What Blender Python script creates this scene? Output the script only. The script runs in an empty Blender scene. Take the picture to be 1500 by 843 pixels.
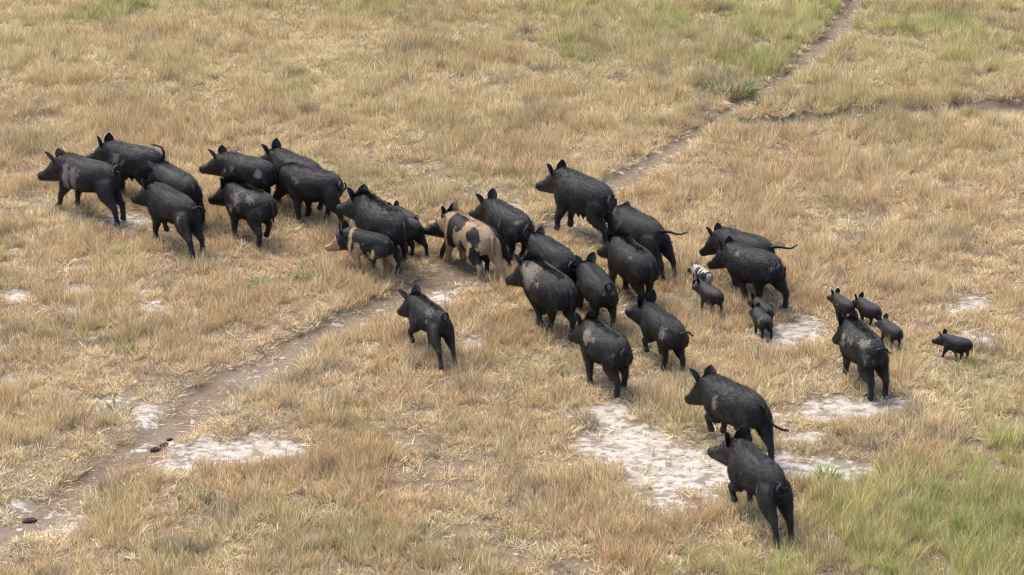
import bpy, bmesh, math, random
import numpy as np
from mathutils import Vector, Matrix

rng = np.random.default_rng(11)
random.seed(11)
scene = bpy.context.scene
col = scene.collection

# ------------------------------------------------------------------ camera
FPX, PITCH, CAMH = 3762.0, math.radians(22.0), 11.7      # focal length in photo pixels (1500 wide)
cam = bpy.data.cameras.new('camera')
cam.sensor_width = 36.0
cam.lens = 36.0 * FPX / 1500.0
cam.clip_start, cam.clip_end = 0.5, 3000.0
cam_o = bpy.data.objects.new('camera', cam)
cam_o.location = (0, 0, CAMH)
cam_o.rotation_euler = (math.pi / 2 - PITCH, 0, 0)
col.objects.link(cam_o)
scene.camera = cam_o

# ------------------------------------------------------------------ sky, sun, exposure
SUN_ELEV, SUN_AZ = math.radians(58), math.radians(-40)     # azimuth from +Y (away from camera), negative = to the left
world = bpy.data.worlds.new('World')
scene.world = world
world.use_nodes = True
wn = world.node_tree
bg = wn.nodes['Background']
sky = wn.nodes.new('ShaderNodeTexSky')
sky.sky_type = 'NISHITA'
sky.sun_disc = False
sky.sun_elevation = SUN_ELEV
sky.sun_rotation = SUN_AZ
sky.air_density = 1.0
sky.dust_density = 4.0
sky.ozone_density = 1.0
wn.links.new(sky.outputs[0], bg.inputs[0])
bg.inputs[1].default_value = 0.135
sun = bpy.data.lights.new('sun', 'SUN')
sun.energy = 1.45
sun.angle = math.radians(30)
sun.color = (1.0, 0.95, 0.87)
sun_o = bpy.data.objects.new('sun', sun)
sd = Vector((math.sin(SUN_AZ) * math.cos(SUN_ELEV), math.cos(SUN_AZ) * math.cos(SUN_ELEV), math.sin(SUN_ELEV)))
sun_o.rotation_euler = sd.to_track_quat('Z', 'Y').to_euler()
sun_o.location = (0, 30, 40)
col.objects.link(sun_o)
scene.view_settings.view_transform = 'Standard'
scene.view_settings.look = 'None'
scene.view_settings.gamma = 1.0
scene.view_settings.exposure = 1.68
scene.cycles.use_denoising = True
scene.cycles.denoising_prefilter = 'ACCURATE'
scene.cycles.filter_width = 1.1
scene.cycles.max_bounces = 5
scene.cycles.diffuse_bounces = 2
scene.cycles.glossy_bounces = 2
scene.cycles.transmission_bounces = 3

# ------------------------------------------------------------------ helpers
CP, SP = math.cos(PITCH), math.sin(PITCH)

def ground_at(u, v, z=0.0):
    """photo pixel -> point on the plane at height z"""
    cx, cy = (u - 750) / FPX, (421.5 - v) / FPX
    d = np.array([cx, CP + cy * SP, -SP + cy * CP])
    return np.array([0, 0, CAMH]) + d * ((z - CAMH) / d[2])

def lattice(seed):
    return np.random.default_rng(seed).random((256, 256))

def vnoise(x, y, scale, seed):
    g = lattice(seed)
    X, Y = np.asarray(x) / scale, np.asarray(y) / scale
    xi, yi = np.floor(X).astype(int), np.floor(Y).astype(int)
    fx, fy = X - xi, Y - yi
    fx, fy = fx * fx * (3 - 2 * fx), fy * fy * (3 - 2 * fy)
    a, b = g[xi % 256, yi % 256], g[(xi + 1) % 256, yi % 256]
    c, d = g[xi % 256, (yi + 1) % 256], g[(xi + 1) % 256, (yi + 1) % 256]
    return (a * (1 - fx) + b * fx) * (1 - fy) + (c * (1 - fx) + d * fx) * fy

def fbm(x, y, scale, seed, octs=4):
    t, a, n = 0.0, 1.0, 0.0
    for k in range(octs):
        t = t + a * vnoise(x, y, scale / 2 ** k, seed + 17 * k)
        n += a
        a *= 0.55
    return t / n          # 0..1

def smooth(e0, e1, x):
    t = np.clip((x - e0) / (e1 - e0), 0, 1)
    return t * t * (3 - 2 * t)

def new_obj(name, me, mat=None, parent=None, **props):
    o = bpy.data.objects.new(name, me)
    col.objects.link(o)
    if mat is not None and me is not None and not me.materials:
        me.materials.append(mat)
    if parent is not None:
        o.parent = parent
    for k, v in props.items():
        o[k] = v
    return o

def mesh_of(name, V, Fc, smooth_shade=True):
    me = bpy.data.meshes.new(name)
    me.from_pydata([tuple(map(float, v)) for v in V], [], [tuple(int(i) for i in f) for f in Fc])
    if smooth_shade:
        me.polygons.foreach_set('use_smooth', [True] * len(me.polygons))
    me.update()
    return me

def fattr(me, name, vals):
    a = me.attributes.new(name, 'FLOAT', 'POINT')
    a.data.foreach_set('value', np.asarray(vals, np.float32))

# ------------------------------------------------------------------ materials
class NT:
    """small node-tree helper"""
    def __init__(self, name):
        self.m = bpy.data.materials.new(name)
        self.m.use_nodes = True
        self.t = self.m.node_tree
        self.b = self.t.nodes['Principled BSDF']
        self.out = self.t.nodes['Material Output']
    def n(self, kind, **kw):
        x = self.t.nodes.new(kind)
        for k, v in kw.items():
            setattr(x, k, v)
        return x
    def l(self, a, b):
        self.t.links.new(a, b)
    def attr(self, name, typ='GEOMETRY'):
        x = self.n('ShaderNodeAttribute', attribute_name=name, attribute_type=typ)
        return x
    def noise(self, vec, scale, detail=4, rough=0.6):
        x = self.n('ShaderNodeTexNoise')
        x.inputs['Scale'].default_value = scale
        x.inputs['Detail'].default_value = detail
        x.inputs['Roughness'].default_value = rough
        if vec is not None:
            self.l(vec, x.inputs['Vector'])
        return x.outputs['Fac']
    def math(self, op, a, b=None, clamp=False):
        x = self.n('ShaderNodeMath', operation=op, use_clamp=clamp)
        for i, v in enumerate((a, b)):
            if v is None:
                continue
            if isinstance(v, (int, float)):
                x.inputs[i].default_value = v
            else:
                self.l(v, x.inputs[i])
        return x.outputs[0]
    def mix(self, fac, a, b, mode='MIX'):
        x = self.n('ShaderNodeMix', data_type='RGBA', blend_type=mode)
        for sock, v in ((x.inputs[0], fac), (x.inputs[6], a), (x.inputs[7], b)):
            if isinstance(v, (int, float)):
                sock.default_value = v if sock == x.inputs[0] else (v, v, v, 1)
            elif isinstance(v, tuple):
                sock.default_value = (*v, 1)
            else:
                self.l(v, sock)
        return x.outputs[2]
    def ramp(self, fac, stops):
        x = self.n('ShaderNodeValToRGB')
        e = x.color_ramp.elements
        while len(e) < len(stops):
            e.new(0.5)
        for el, (p, c) in zip(e, stops):
            el.position = p
            el.color = (*c, 1) if isinstance(c, tuple) else (c, c, c, 1)
        self.l(fac, x.inputs[0])
        return x.outputs[0]
    def bump(self, h, strength, dist):
        x = self.n('ShaderNodeBump')
        x.inputs['Strength'].default_value = strength
        x.inputs['Distance'].default_value = dist
        self.l(h, x.inputs['Height'])
        self.l(x.outputs[0], self.b.inputs['Normal'])

def coat_material():
    k = NT('pig_coat')
    tc = k.n('ShaderNodeTexCoord').outputs['Object']
    mp = k.n('ShaderNodeMapping')
    mp.inputs['Scale'].default_value = (0.45, 1, 0.8)
    k.l(tc, mp.inputs[0])
    hairn = k.noise(mp.outputs[0], 105, 3, 0.7)
    big = k.noise(tc, 5, 4, 0.6)
    mid = k.noise(tc, 22, 4, 0.65)
    mp2 = k.n('ShaderNodeMapping')
    mp2.inputs['Scale'].default_value = (1.0, 1, 0.3)
    k.l(tc, mp2.inputs[0])
    streak = k.noise(mp2.outputs[0], 45, 4, 0.7)
    base = k.mix(k.ramp(hairn, [(0.3, 0.0), (0.72, 1.0)]), (0.0018, 0.002, 0.0026), (0.0085, 0.0086, 0.0098))
    base = k.mix(k.math('MULTIPLY', k.ramp(big, [(0.42, 0.0), (0.68, 1.0)]), k.ramp(streak, [(0.44, 0.0), (0.62, 1.0)])), base, (0.046, 0.042, 0.038))
    # cream hair with black blotches on the spotted animals
    pale = k.attr('pale')
    pm = k.ramp(k.math('ADD', pale.outputs['Fac'], k.math('ADD', k.math('MULTIPLY', k.math('SUBTRACT', mid, 0.5), 1.0), k.math('MULTIPLY', k.math('SUBTRACT', k.noise(tc, 8, 4, 0.6), 0.5), 2.6))), [(0.45, 0.0), (0.57, 1.0)])
    tan = k.mix(hairn, (0.21, 0.137, 0.073), (0.45, 0.315, 0.178))
    white = k.mix(hairn, (0.24, 0.22, 0.19), (0.38, 0.355, 0.32))
    tan = k.mix(k.attr('white').outputs['Fac'], tan, white)
    base = k.mix(pm, base, tan)
    # dried mud
    mud = k.attr('mud')
    mf = k.math('ADD', mud.outputs['Fac'], k.math('ADD', k.math('MULTIPLY', k.math('SUBTRACT', streak, 0.5), 2.2),
                                                  k.math('MULTIPLY', k.math('SUBTRACT', mid, 0.5), 1.8)))
    mm = k.ramp(mf, [(0.30, 0.0), (0.78, 1.0)])
    mm = k.math('MULTIPLY', mm, k.ramp(mud.outputs['Fac'], [(0.02, 0.0), (0.2, 1.0)]))
    mm = k.math('MULTIPLY', mm, 0.8)
    base = k.mix(mm, base, k.mix(hairn, (0.13, 0.110, 0.090), (0.29, 0.255, 0.215)))
    dust = k.attr('dust')
    base = k.mix(k.math('MULTIPLY', dust.outputs['Fac'], k.ramp(streak, [(0.35, 0.0), (0.7, 0.7)])), base, (0.085, 0.072, 0.06))
    k.l(base, k.b.inputs['Base Color'])
    rg = k.mix(mm, k.math('ADD', k.math('MULTIPLY', mid, 0.45), 0.22), 0.9)
    k.l(rg, k.b.inputs['Roughness'])
    k.b.inputs['Specular IOR Level'].default_value = 0.22
    k.b.inputs['Sheen Weight'].default_value = 0.0
    k.b.inputs['Sheen Roughness'].default_value = 0.4
    h = k.math('ADD', k.math('MULTIPLY', hairn, 0.8), k.math('MULTIPLY', mid, 0.5))
    k.bump(h, 0.8, 0.018)
    return k.m

def grass_material(name, trans, rough=0.6):
    k = NT(name)
    tint = k.attr('tint', 'INSTANCER')
    shade = k.attr('shade')                       # per-blade colour of its own
    green = k.attr('hue')
    c = k.mix(1.0, tint.outputs['Color'], shade.outputs['Color'], 'MULTIPLY')
    k.l(c, k.b.inputs['Base Color'])
    k.b.inputs['Roughness'].default_value = rough
    k.b.inputs['Specular IOR Level'].default_value = 0.25
    tr = k.n('ShaderNodeBsdfTranslucent')
    k.l(c, tr.inputs[0])
    mx = k.n('ShaderNodeMixShader')
    mx.inputs[0].default_value = trans
    k.l(k.b.outputs[0], mx.inputs[1])
    k.l(tr.outputs[0], mx.inputs[2])
    k.l(mx.outputs[0], k.out.inputs[0])
    return k.m

def ground_material():
    k = NT('soil')
    tc = k.n('ShaderNodeTexCoord').outputs['Object']
    fine = k.noise(tc, 60, 5, 0.7)
    mid = k.noise(tc, 9, 5, 0.65)
    big = k.noise(tc, 1.3, 5, 0.6)
    mp = k.n('ShaderNodeMapping')
    mp.inputs['Scale'].default_value = (1, 1.5, 1)
    mp.inputs['Rotation'].default_value = (0, 0, 0.5)
    k.l(tc, mp.inputs[0])
    crust = k.noise(mp.outputs[0], 7, 8, 0.72)
    litter = k.mix(fine, (0.10, 0.072, 0.048), (0.22, 0.165, 0.11))
    litter = k.mix(k.ramp(mid, [(0.4, 0.0), (0.7, 0.6)]), litter, (0.10, 0.076, 0.055))
    dirt = k.mix(fine, (0.105, 0.075, 0.050), (0.20, 0.148, 0.102))
    dirt = k.mix(k.ramp(crust, [(0.45, 0.0), (0.62, 0.85)]), dirt, (0.085, 0.062, 0.045))
    dirt = k.mix(k.ramp(big, [(0.5, 0.0), (0.7, 0.5)]), dirt, (0.21, 0.172, 0.135))
    salt = k.mix(k.ramp(crust, [(0.35, 0.0), (0.58, 1.0)]), (0.20, 0.170, 0.138), (0.40, 0.365, 0.318))
    salt = k.mix(k.ramp(fine, [(0.56, 0.0), (0.72, 0.5)]), salt, (0.16, 0.13, 0.10))
    pa, bo = k.attr('path').outputs['Fac'], k.attr('bare').outputs['Fac']
    jit = k.math('ADD', k.math('MULTIPLY', k.math('SUBTRACT', mid, 0.5), 1.8), k.math('MULTIPLY', k.math('SUBTRACT', crust, 0.5), 2.6))
    c = k.mix(k.ramp(k.math('ADD', pa, jit), [(0.35, 0.0), (0.65, 1.0)]), litter, dirt)
    crumb = k.mix(fine, (0.12, 0.096, 0.075), (0.24, 0.20, 0.16))
    c = k.mix(k.ramp(k.math('ADD', bo, k.math('MULTIPLY', jit, .5)), [(0.10, 0.0), (0.40, 1.0)]), c, crumb)
    c = k.mix(k.ramp(k.math('ADD', bo, k.math('MULTIPLY', jit, 1.6)), [(0.52, 0.0), (0.80, 1.0)]), c, salt)
    k.l(c, k.b.inputs['Base Color'])
    k.b.inputs['Roughness'].default_value = 0.95
    k.b.inputs['Specular IOR Level'].default_value = 0.15
    h = k.math('ADD', k.math('MULTIPLY', crust, 1.0), k.math('ADD', k.math('MULTIPLY', fine, 0.35), k.math('MULTIPLY', mid, 0.9)))
    k.bump(h, 0.9, 0.035)
    return k.m

def plain(name, c, rough, spec=0.5):
    k = NT(name)
    tc = k.n('ShaderNodeTexCoord').outputs['Object']
    n = k.noise(tc, 40, 4, 0.7)
    k.l(k.mix(n, tuple(0.55 * v for v in c), tuple(1.35 * v for v in c)), k.b.inputs['Base Color'])
    k.b.inputs['Roughness'].default_value = rough
    k.b.inputs['Specular IOR Level'].default_value = spec
    return k.m

COAT = coat_material()
GRASS = grass_material('dry_grass_blades', 0.28)
SOIL = ground_material()
EYE = plain('pig_eye', (0.02, 0.013, 0.01), 0.08)
DUNG = plain('dung', (0.03, 0.022, 0.017), 0.85, 0.15)

# ------------------------------------------------------------------ the ground
# worn path, px polyline with half widths in metres
PATH = [(1300, -60, 0.19), (1255, 3, 0.19), (1215, 58, 0.19), (1150, 115, 0.20), (1065, 165, 0.18), (985, 215, 0.18), (900, 268, 0.25), (845, 302, 0.18),
        (770, 350, 0.23), (690, 388, 0.29), (600, 425, 0.27), (520, 462, 0.23), (450, 495, 0.25), (385, 530, 0.23), (320, 572, 0.26), (255, 617, 0.28),
        (190, 668, 0.28), (120, 712, 0.26), (50, 752, 0.32), (-40, 800, 0.32)]
PATH_G = np.array([[*ground_at(u, v)[:2], w] for u, v, w in PATH])
DITCH = np.array([[*ground_at(u, v)[:2], w] for u, v, w in [(1085, 180, .15), (1150, 174, .3), (1240, 167, .5), (1330, 162, .22), (1420, 159, .42), (1500, 157, .35), (1600, 152, .3)]])
# pale salty bare patches: pixel centre, pixel radii, strength
BARE = [(925, 655, 95, 34, 1.46), (1000, 690, 95, 52, 1.46), (960, 628, 60, 18, 1.01), (895, 600, 42, 19, 0.65), (1075, 680, 55, 40, 1.01), (1130, 690, 40, 40, 0.80),
        (1225, 598, 100, 17, 1.25), (1140, 605, 40, 16, 0.52), (1205, 692, 58, 19, 0.90), (995, 730, 60, 16, 0.59), (1190, 640, 30, 10, 0.26),
        (345, 662, 112, 25, 1.46), (270, 676, 70, 22, 1.13), (250, 640, 40, 10, 0.62), (385, 710, 18, 8, 0.62), (200, 597, 48, 13, 0.62), (225, 618, 40, 10, 0.62), (180, 585, 30, 8, 0.62),
        (120, 426, 36, 8, 0.85), (25, 435, 30, 9, 0.85), (112, 457, 24, 8, 0.85), (215, 425, 44, 10, 0.85), (225, 447, 22, 10, 0.85), (18, 369, 26, 6, 0.62),
        (30, 572, 38, 14, 0.85), (10, 560, 30, 10, 0.62), (190, 326, 55, 11, 0.62), (690, 424, 46, 13, 0.85), (640, 438, 46, 16, 0.85), (590, 470, 30, 10, 0.62), (700, 500, 45, 11, 0.62),
        (1395, 450, 60, 16, 0.45), (1160, 482, 42, 17, 0.45), (1445, 492, 44, 12, 0.45), (120, 527, 14, 5, 0.62), (492, 507, 14, 8, 0.62), (440, 546, 30, 6, 0.62),
        (925, 450, 24, 9, 0.31), (1195, 478, 22, 10, 0.45), (480, 745, 12, 6, 0.62), (60, 765, 70, 18, 0.62), (45, 735, 26, 8, 0.62), (750, 305, 26, 9, 0.62), (1120, 640, 30, 10, 0.39)]

def to_px(x, y):
    d = y * CP + CAMH * SP
    return 750 + FPX * x / d, 421.5 - FPX * (y * SP - CAMH * CP) / d

BARE_G = []
for u, v, ru, rv, st in BARE:
    g0, gx, ga, gb = ground_at(u, v), ground_at(u + ru, v), ground_at(u, v - rv), ground_at(u, v + rv)
    BARE_G.append((g0[0], 0.5 * (ga[1] + gb[1]), 1.08 * (gx[0] - g0[0]), 0.55 * (ga[1] - gb[1]), st))

def line_field(P, x, y):
    best = np.full(np.shape(x), -9.0)
    for a, b in zip(P[:-1], P[1:]):
        d = b[:2] - a[:2]
        t = np.clip(((x - a[0]) * d[0] + (y - a[1]) * d[1]) / (d @ d), 0, 1)
        dist = np.hypot(x - a[0] - t * d[0], y - a[1] - t * d[1])
        w = a[2] + t * (b[2] - a[2])
        best = np.maximum(best, 1 - dist / w)
    return best            # 1 on the centre line, 0 at the edge, negative outside

def f_path(x, y):
    n = fbm(x, y, .5, 71) - .5
    return smooth(-.5, .5, line_field(PATH_G, x, y) + 1.5 * n)

def f_ditch(x, y):
    return smooth(-.3, .6, line_field(DITCH, x, y) + 1.6 * (fbm(x, y, .7, 81) - .5))

def f_bare(x, y):
    m = np.full(np.shape(x), -1.0)
    for cx, cy, rx, ry, st in BARE_G:
        m = np.maximum(m, st * (1 - ((x - cx) / rx) ** 2 - ((y - cy) / ry) ** 2))
    m = np.maximum(m, -1.0)
    return smooth(-.30, 1.15, m + 3.2 * (fbm(x, y, .5, 91, 5) - .5)) * (1 - .75 * f_path(x, y))

def f_height(x, y):
    return (0.10 * (fbm(x, y, 5.0, 31, 3) - .5) + 0.05 * (fbm(x, y, .6, 33, 3) - .5)
            - 0.055 * f_path(x, y) - 0.13 * f_ditch(x, y) - 0.012 * f_bare(x, y))

def axis(lo, hi, step, far):
    core = np.arange(lo, hi + 1e-6, step)
    grow = step * 1.35 ** np.arange(1, 26)
    a = np.cumsum(grow)
    a = a[a < far]
    return np.concatenate([(lo - a)[::-1], core, hi + a])

gx, gy = axis(-11, 11, .06, 900), axis(19, 47, .06, 900)
GX, GY = np.meshgrid(gx, gy)
GZ = f_height(GX, GY)
nx, ny = len(gx), len(gy)
idx = np.arange(nx * ny).reshape(ny, nx)
quads = np.stack([idx[:-1, :-1], idx[:-1, 1:], idx[1:, 1:], idx[1:, :-1]], -1).reshape(-1, 4)
VG = np.stack([GX, GY, GZ], -1).reshape(-1, 3)
PA = np.maximum(f_path(GX, GY), .9 * f_ditch(GX, GY)).ravel()
BA = f_bare(GX, GY).ravel()
on_path = f_path(GX, GY).ravel()[quads].mean(1) > .5

def sheet(name, Q, label):
    used, inv = np.unique(Q, return_inverse=True)
    inv = inv.reshape(Q.shape)
    me = bpy.data.meshes.new(name)
    me.vertices.add(len(used))
    me.vertices.foreach_set('co', VG[used].astype(np.float32).ravel())
    me.loops.add(inv.size)
    me.loops.foreach_set('vertex_index', inv.astype(np.int32).ravel())
    me.polygons.add(len(inv))
    me.polygons.foreach_set('loop_start', np.arange(0, inv.size, 4, dtype=np.int32))
    me.update(calc_edges=True)
    me.polygons.foreach_set('use_smooth', np.ones(len(inv), bool))
    fattr(me, 'path', PA[used])
    fattr(me, 'bare', BA[used])
    new_obj(name, me, SOIL, kind='structure', label=label)

sheet('ground', quads[~on_path], 'flat dry earth with pale salty bare patches under the grass')
sheet('path', quads[on_path], 'narrow worn dirt path crossing the grass from lower left to upper right')

# ------------------------------------------------------------------ pigs
# x, y, heading, scale, head yaw, head pitch, body pitch, hoof offsets from the standing place (fraction of size): forward, left, lift
POSE = {
    'A': (-5.548, 31.519, 2.555, 0.974, 0.06, -0.093, -0.031, dict(hl=(-0.29,0.07,0), hr=(-0.18,0.07,0), fl=(0.24,-0.07,0), fr=(0.12,-0.07,0))),
    'B': (-5.04, 32.153, 2.632, 0.924, -0.084, -0.019, -0.028, dict(fl=(-0.08,-0.07,0))),
    'C': (-4.362, 31.282, 2.207, 0.895, -0.314, -0.663, -0.026, dict(hr=(-0.05,-0.07,0))),
    'D': (-4.314, 30.421, 2.293, 0.932, 0.131, -0.056, 0.004, dict(hl=(-0.38,0.07,0), hr=(-0.25,0.07,0), fl=(0,-0.01,0), fr=(-0.02,0.07,0.1))),
    'E': (-3.508, 31.845, 2.586, 0.884, -0.033, -0.015, -0.025, dict(hl=(0.21,-0.07,0), hr=(0.18,-0.07,0))),
    'F': (-3.357, 30.649, 2.343, 0.884, 0.06, -0.076, -0.04, dict(hl=(-0.04,0.06,0), hr=(0.07,0.07,0.08), fl=(-0.12,0.07,0), fr=(-0.37,0.07,0))),
    'G': (-2.853, 31.789, 2.353, 0.947, 0.073, 0.005, 0.007, dict()),
    'H': (-2.626, 31.389, 2.565, 0.894, -0.073, -0.575, -0.051, dict(hl=(-0.27,-0,0), hr=(0.16,0.07,0), fl=(-0.14,0.07,0))),
    'I': (-1.654, 29.889, 2.198, 1.012, 0.095, 0.044, -0.007, dict(hl=(-0.11,-0.07,0), hr=(0.14,-0.07,0))),
    'J': (-1.798, 29.515, 2.603, 0.692, 0.068, -0.186, -0.044, dict(hl=(-0.03,0.07,0), hr=(-0.17,0.06,0), fl=(-0.18,0.07,0), fr=(-0.36,0.07,0))),
    'I2': (-1.374, 30.696, 2.2, 0.489, -0.011, -0.014, -0.018, dict()),
    'I3': (-1.412, 30.265, 2.546, 0.599, 0, 0, -0.001, dict(hr=(-0.25,0.07,0))),
    'K': (-0.549, 29.726, 2.211, 0.898, 0.062, 0.011, -0.013, dict(hl=(-0.08,0.03,0), hr=(-0.32,0.07,0), fl=(0.17,-0.06,0))),
    'L': (-0.54, 29.889, 2.52, 0.778, -0.012, -0.027, -0.002, dict(hr=(-0.29,-0.07,0), fl=(0.26,0.03,0))),
    'M': (-0.074, 30.195, 2.151, 0.892, 0.072, -0.042, -0.02, dict(hl=(0.21,-0.07,0), hr=(0.26,-0.07,0), fr=(0.05,-0.02,0))),
    'N': (0.873, 30.88, 2.275, 1.006, 0.048, -0.078, 0.001, dict(hl=(-0.2,-0.02,0), fl=(0.03,0.06,0), fr=(0.03,0.07,0))),
    'O': (1.547, 29.752, 2.145, 0.889, -0.384, -0.593, -0.028, dict(hl=(-0.34,-0.07,0), hr=(-0.31,-0.04,0))),
    'P': (1.426, 28.681, 2.014, 0.904, 0.134, -0.081, -0.037, dict(hl=(-0.01,-0.07,0), hr=(0.24,-0.06,0), fl=(0.2,-0.07,0), fr=(0.02,0.07,0))),
    'Q': (0.47, 28.859, 2.092, 0.871, -0.175, -0.593, -0.022, dict()),
    'R': (0.408, 27.814, 2.102, 0.954, 0.206, -0.154, -0.021, dict(hl=(0.24,-0.07,0), hr=(-0.04,0.03,0), fl=(-0.15,-0.07,0))),
    'S': (0.981, 27.975, 1.866, 0.846, 0.016, -0.035, -0.04, dict(hl=(0.26,-0.07,0), hr=(0.08,-0.03,0), fl=(0.26,-0.07,0))),
    'T': (1.012, 26.191, 2.04, 0.87, 0.107, -0.111, -0.063, dict(hl=(-0.09,-0.07,0), hr=(0.11,-0.03,0), fl=(-0.17,0.05,0), fr=(-0.4,0.07,0))),
    'U': (1.686, 26.749, 2.056, 0.804, 0.019, 0.045, 0.002, dict(hl=(0.15,-0.02,0), hr=(-0.09,0.07,0), fl=(-0.01,-0.02,0.1))),
    'V': (2.781, 29.083, 2.354, 0.86, -0.03, -0.273, -0.084, dict(fl=(-0.29,0.07,0))),
    'W': (2.844, 28.571, 2.285, 0.865, 0.052, -0.224, -0.079, dict(hl=(0.2,-0.07,0), hr=(-0.14,-0.07,0), fl=(-0.28,-0,0), fr=(0.08,0.07,0.1))),
    'X': (2.303, 28.964, 2.104, 0.338, -0.029, -0.045, -0.007, dict()),
    'Y': (2.349, 28.22, 2.108, 0.401, -0.011, 0.002, 0.004, dict(hl=(0.26,-0.07,0))),
    'Z1': (2.931, 27.813, 1.971, 0.368, 0.021, -0.008, -0.007, dict()),
    'Z2': (2.899, 27.526, 1.918, 0.369, 0, 0, -0.005, dict()),
    'AA': (3.894, 27.973, 2.031, 0.359, 0.008, 0.047, 0.003, dict(hl=(0.18,-0.07,0))),
    'AB': (4.172, 27.82, 2.169, 0.36, -0.006, 0, 0.002, dict(hl=(0.2,-0.07,0))),
    'AC': (4.352, 27.166, 2.011, 0.357, -0.051, 0.007, -0.004, dict(hl=(0.11,0.03,0))),
    'AD': (3.858, 26.099, 1.846, 0.856, 0.071, -0.231, -0.07, dict(hl=(-0.14,-0.07,0), hr=(-0.08,-0.05,0), fl=(0.08,-0.07,0), fr=(-0.08,0.01,0))),
    'AE': (5.041, 26.798, 2.56, 0.346, -0.145, -0.047, -0.019, dict(hl=(0.2,-0.07,0), hr=(0.07,-0.07,0), fl=(0.15,0.02,0), fr=(-0.24,0.07,0))),
    'AF': (2.295, 24.517, 2.17, 0.937, -0.027, -0.208, -0.078, dict(hl=(0.04,-0.07,0.05), hr=(-0.27,0.07,0), fl=(0.04,-0.07,0.1), fr=(0.1,-0.07,0))),
    'AG': (2.394, 22.847, 1.996, 0.937, 0.187, -0.003, -0.013, dict(hl=(-0.4,0.03,0), hr=(-0.31,0.07,0), fl=(-0.03,-0,0.12))),
    'AH': (-0.968, 27.075, 2.063, 0.796, 0.079, -0.145, -0.05, dict(hl=(-0.4,0.06,0), hr=(-0.36,0.07,0), fl=(-0.09,0.07,0.12), fr=(-0.21,0.07,0))),
}

def rot_yp(yaw, pitch):
    cy, sy, cp, sp = math.cos(yaw), math.sin(yaw), math.cos(pitch), math.sin(pitch)
    return np.array([[cy, -sy, 0], [sy, cy, 0], [0, 0, 1]]) @ np.array([[cp, 0, -sp], [0, 1, 0], [sp, 0, cp]])

class Shape:
    def __init__(self):
        self.V, self.F, self.n = [], [], 0
    def add(self, V, Fc):
        self.V.append(np.asarray(V, float))
        self.F += [tuple(i + self.n for i in f) for f in Fc]
        self.n += len(V)
    def loft(self, rings):
        """rings: list of (k,3) arrays with the same k; closed with fans"""
        k = len(rings[0])
        V = np.concatenate(list(rings) + [rings[0].mean(0)[None], rings[-1].mean(0)[None]])
        Fc = []
        for r in range(len(rings) - 1):
            for i in range(k):
                j = (i + 1) % k
                Fc.append((r * k + i, r * k + j, (r + 1) * k + j, (r + 1) * k + i))
        a, b = len(V) - 2, len(V) - 1
        m = (len(rings) - 1) * k
        for i in range(k):
            j = (i + 1) % k
            Fc.append((a, j, i))
            Fc.append((b, m + i, m + j))
        self.add(V, Fc)
    def data(self):
        return np.concatenate(self.V), self.F

def oval(c, side, up, hw, top, bot, k=18, p=2.2):
    t = np.linspace(0, 2 * np.pi, k, endpoint=False)
    ct, st = np.cos(t), np.sin(t)
    a = np.sign(ct) * np.abs(ct) ** (2 / p)
    b = np.sign(st) * np.abs(st) ** (2 / p)
    h = np.where(b > 0, top, bot)
    return c + np.outer(a * hw, side) + np.outer(b * h, up)

def interp(stations, n):
    S = np.array(stations, float)
    d = np.r_[0, np.cumsum(np.hypot(np.diff(S[:, 0]), 0.02))]
    t = np.linspace(0, d[-1], n)
    out = np.empty((n, S.shape[1]))
    # Catmull-Rom through the stations
    for q, tt in enumerate(t):
        i = min(np.searchsorted(d, tt, 'right') - 1, len(d) - 2)
        u = (tt - d[i]) / (d[i + 1] - d[i])
        p0, p1, p2, p3 = S[max(i - 1, 0)], S[i], S[i + 1], S[min(i + 2, len(S) - 1)]
        out[q] = .5 * (2 * p1 + (p2 - p0) * u + (2 * p0 - 5 * p1 + 4 * p2 - p3) * u * u + (3 * p1 - p0 - 3 * p2 + p3) * u ** 3)
    return out

def limb(sh, joints, radii, side):
    """joints (n,3); radii (n,2) lateral / fore-aft; ring planes turn with the limb"""
    J = np.array(joints)
    n = len(J)
    rings = []
    for i in range(n):
        t = J[min(i + 1, n - 1)] - J[max(i - 1, 0)]
        t = t / (np.linalg.norm(t) + 1e-9)
        fwd = np.cross(side, t)
        fwd /= np.linalg.norm(fwd) + 1e-9
        sd_ = np.cross(t, fwd)
        a = np.linspace(0, 2 * np.pi, 12, endpoint=False)
        rings.append(J[i] + np.outer(np.cos(a) * radii[i][0], sd_) + np.outer(np.sin(a) * radii[i][1], fwd))
    sh.loft(rings)

def two_bone(a, c, l1, l2, bend):
    """middle joint between a and c, bulging towards bend"""
    d = c - a
    L = min(np.linalg.norm(d), (l1 + l2) * .998)
    d = d / np.linalg.norm(d)
    x = (l1 * l1 - l2 * l2 + L * L) / (2 * L)
    h = math.sqrt(max(l1 * l1 - x * x, 1e-6))
    b = bend - d * (bend @ d)
    b /= np.linalg.norm(b)
    return a + d * x + b * h, a + d * L

TORSO = [(-.572, .55, .03, .04, .05), (-.556, .55, .078, .095, .12), (-.51, .545, .122, .152, .165), (-.43, .54, .156, .202, .185), (-.33, .535, .177, .230, .19),
         (-.18, .525, .197, .246, .212), (-.02, .515, .20, .252, .226), (.12, .52, .192, .258, .222), (.23, .535, .175, .252, .21), (.32, .555, .15, .228, .19),
         (.40, .575, .125, .19, .165), (.46, .585, .09, .12, .11)]
HEAD = [(-.10, .155, .20, .135), (-.02, .165, .205, .136), (.06, .162, .195, .128), (.12, .150, .175, .118), (.18, .122, .152, .105), (.24, .090, .140, .092), (.30, .064, .124, .078),
        (.36, .047, .108, .066), (.42, .041, .092, .059), (.465, .040, .080, .055), (.486, .039, .074, .053), (.493, .030, .062, .045)]

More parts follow.
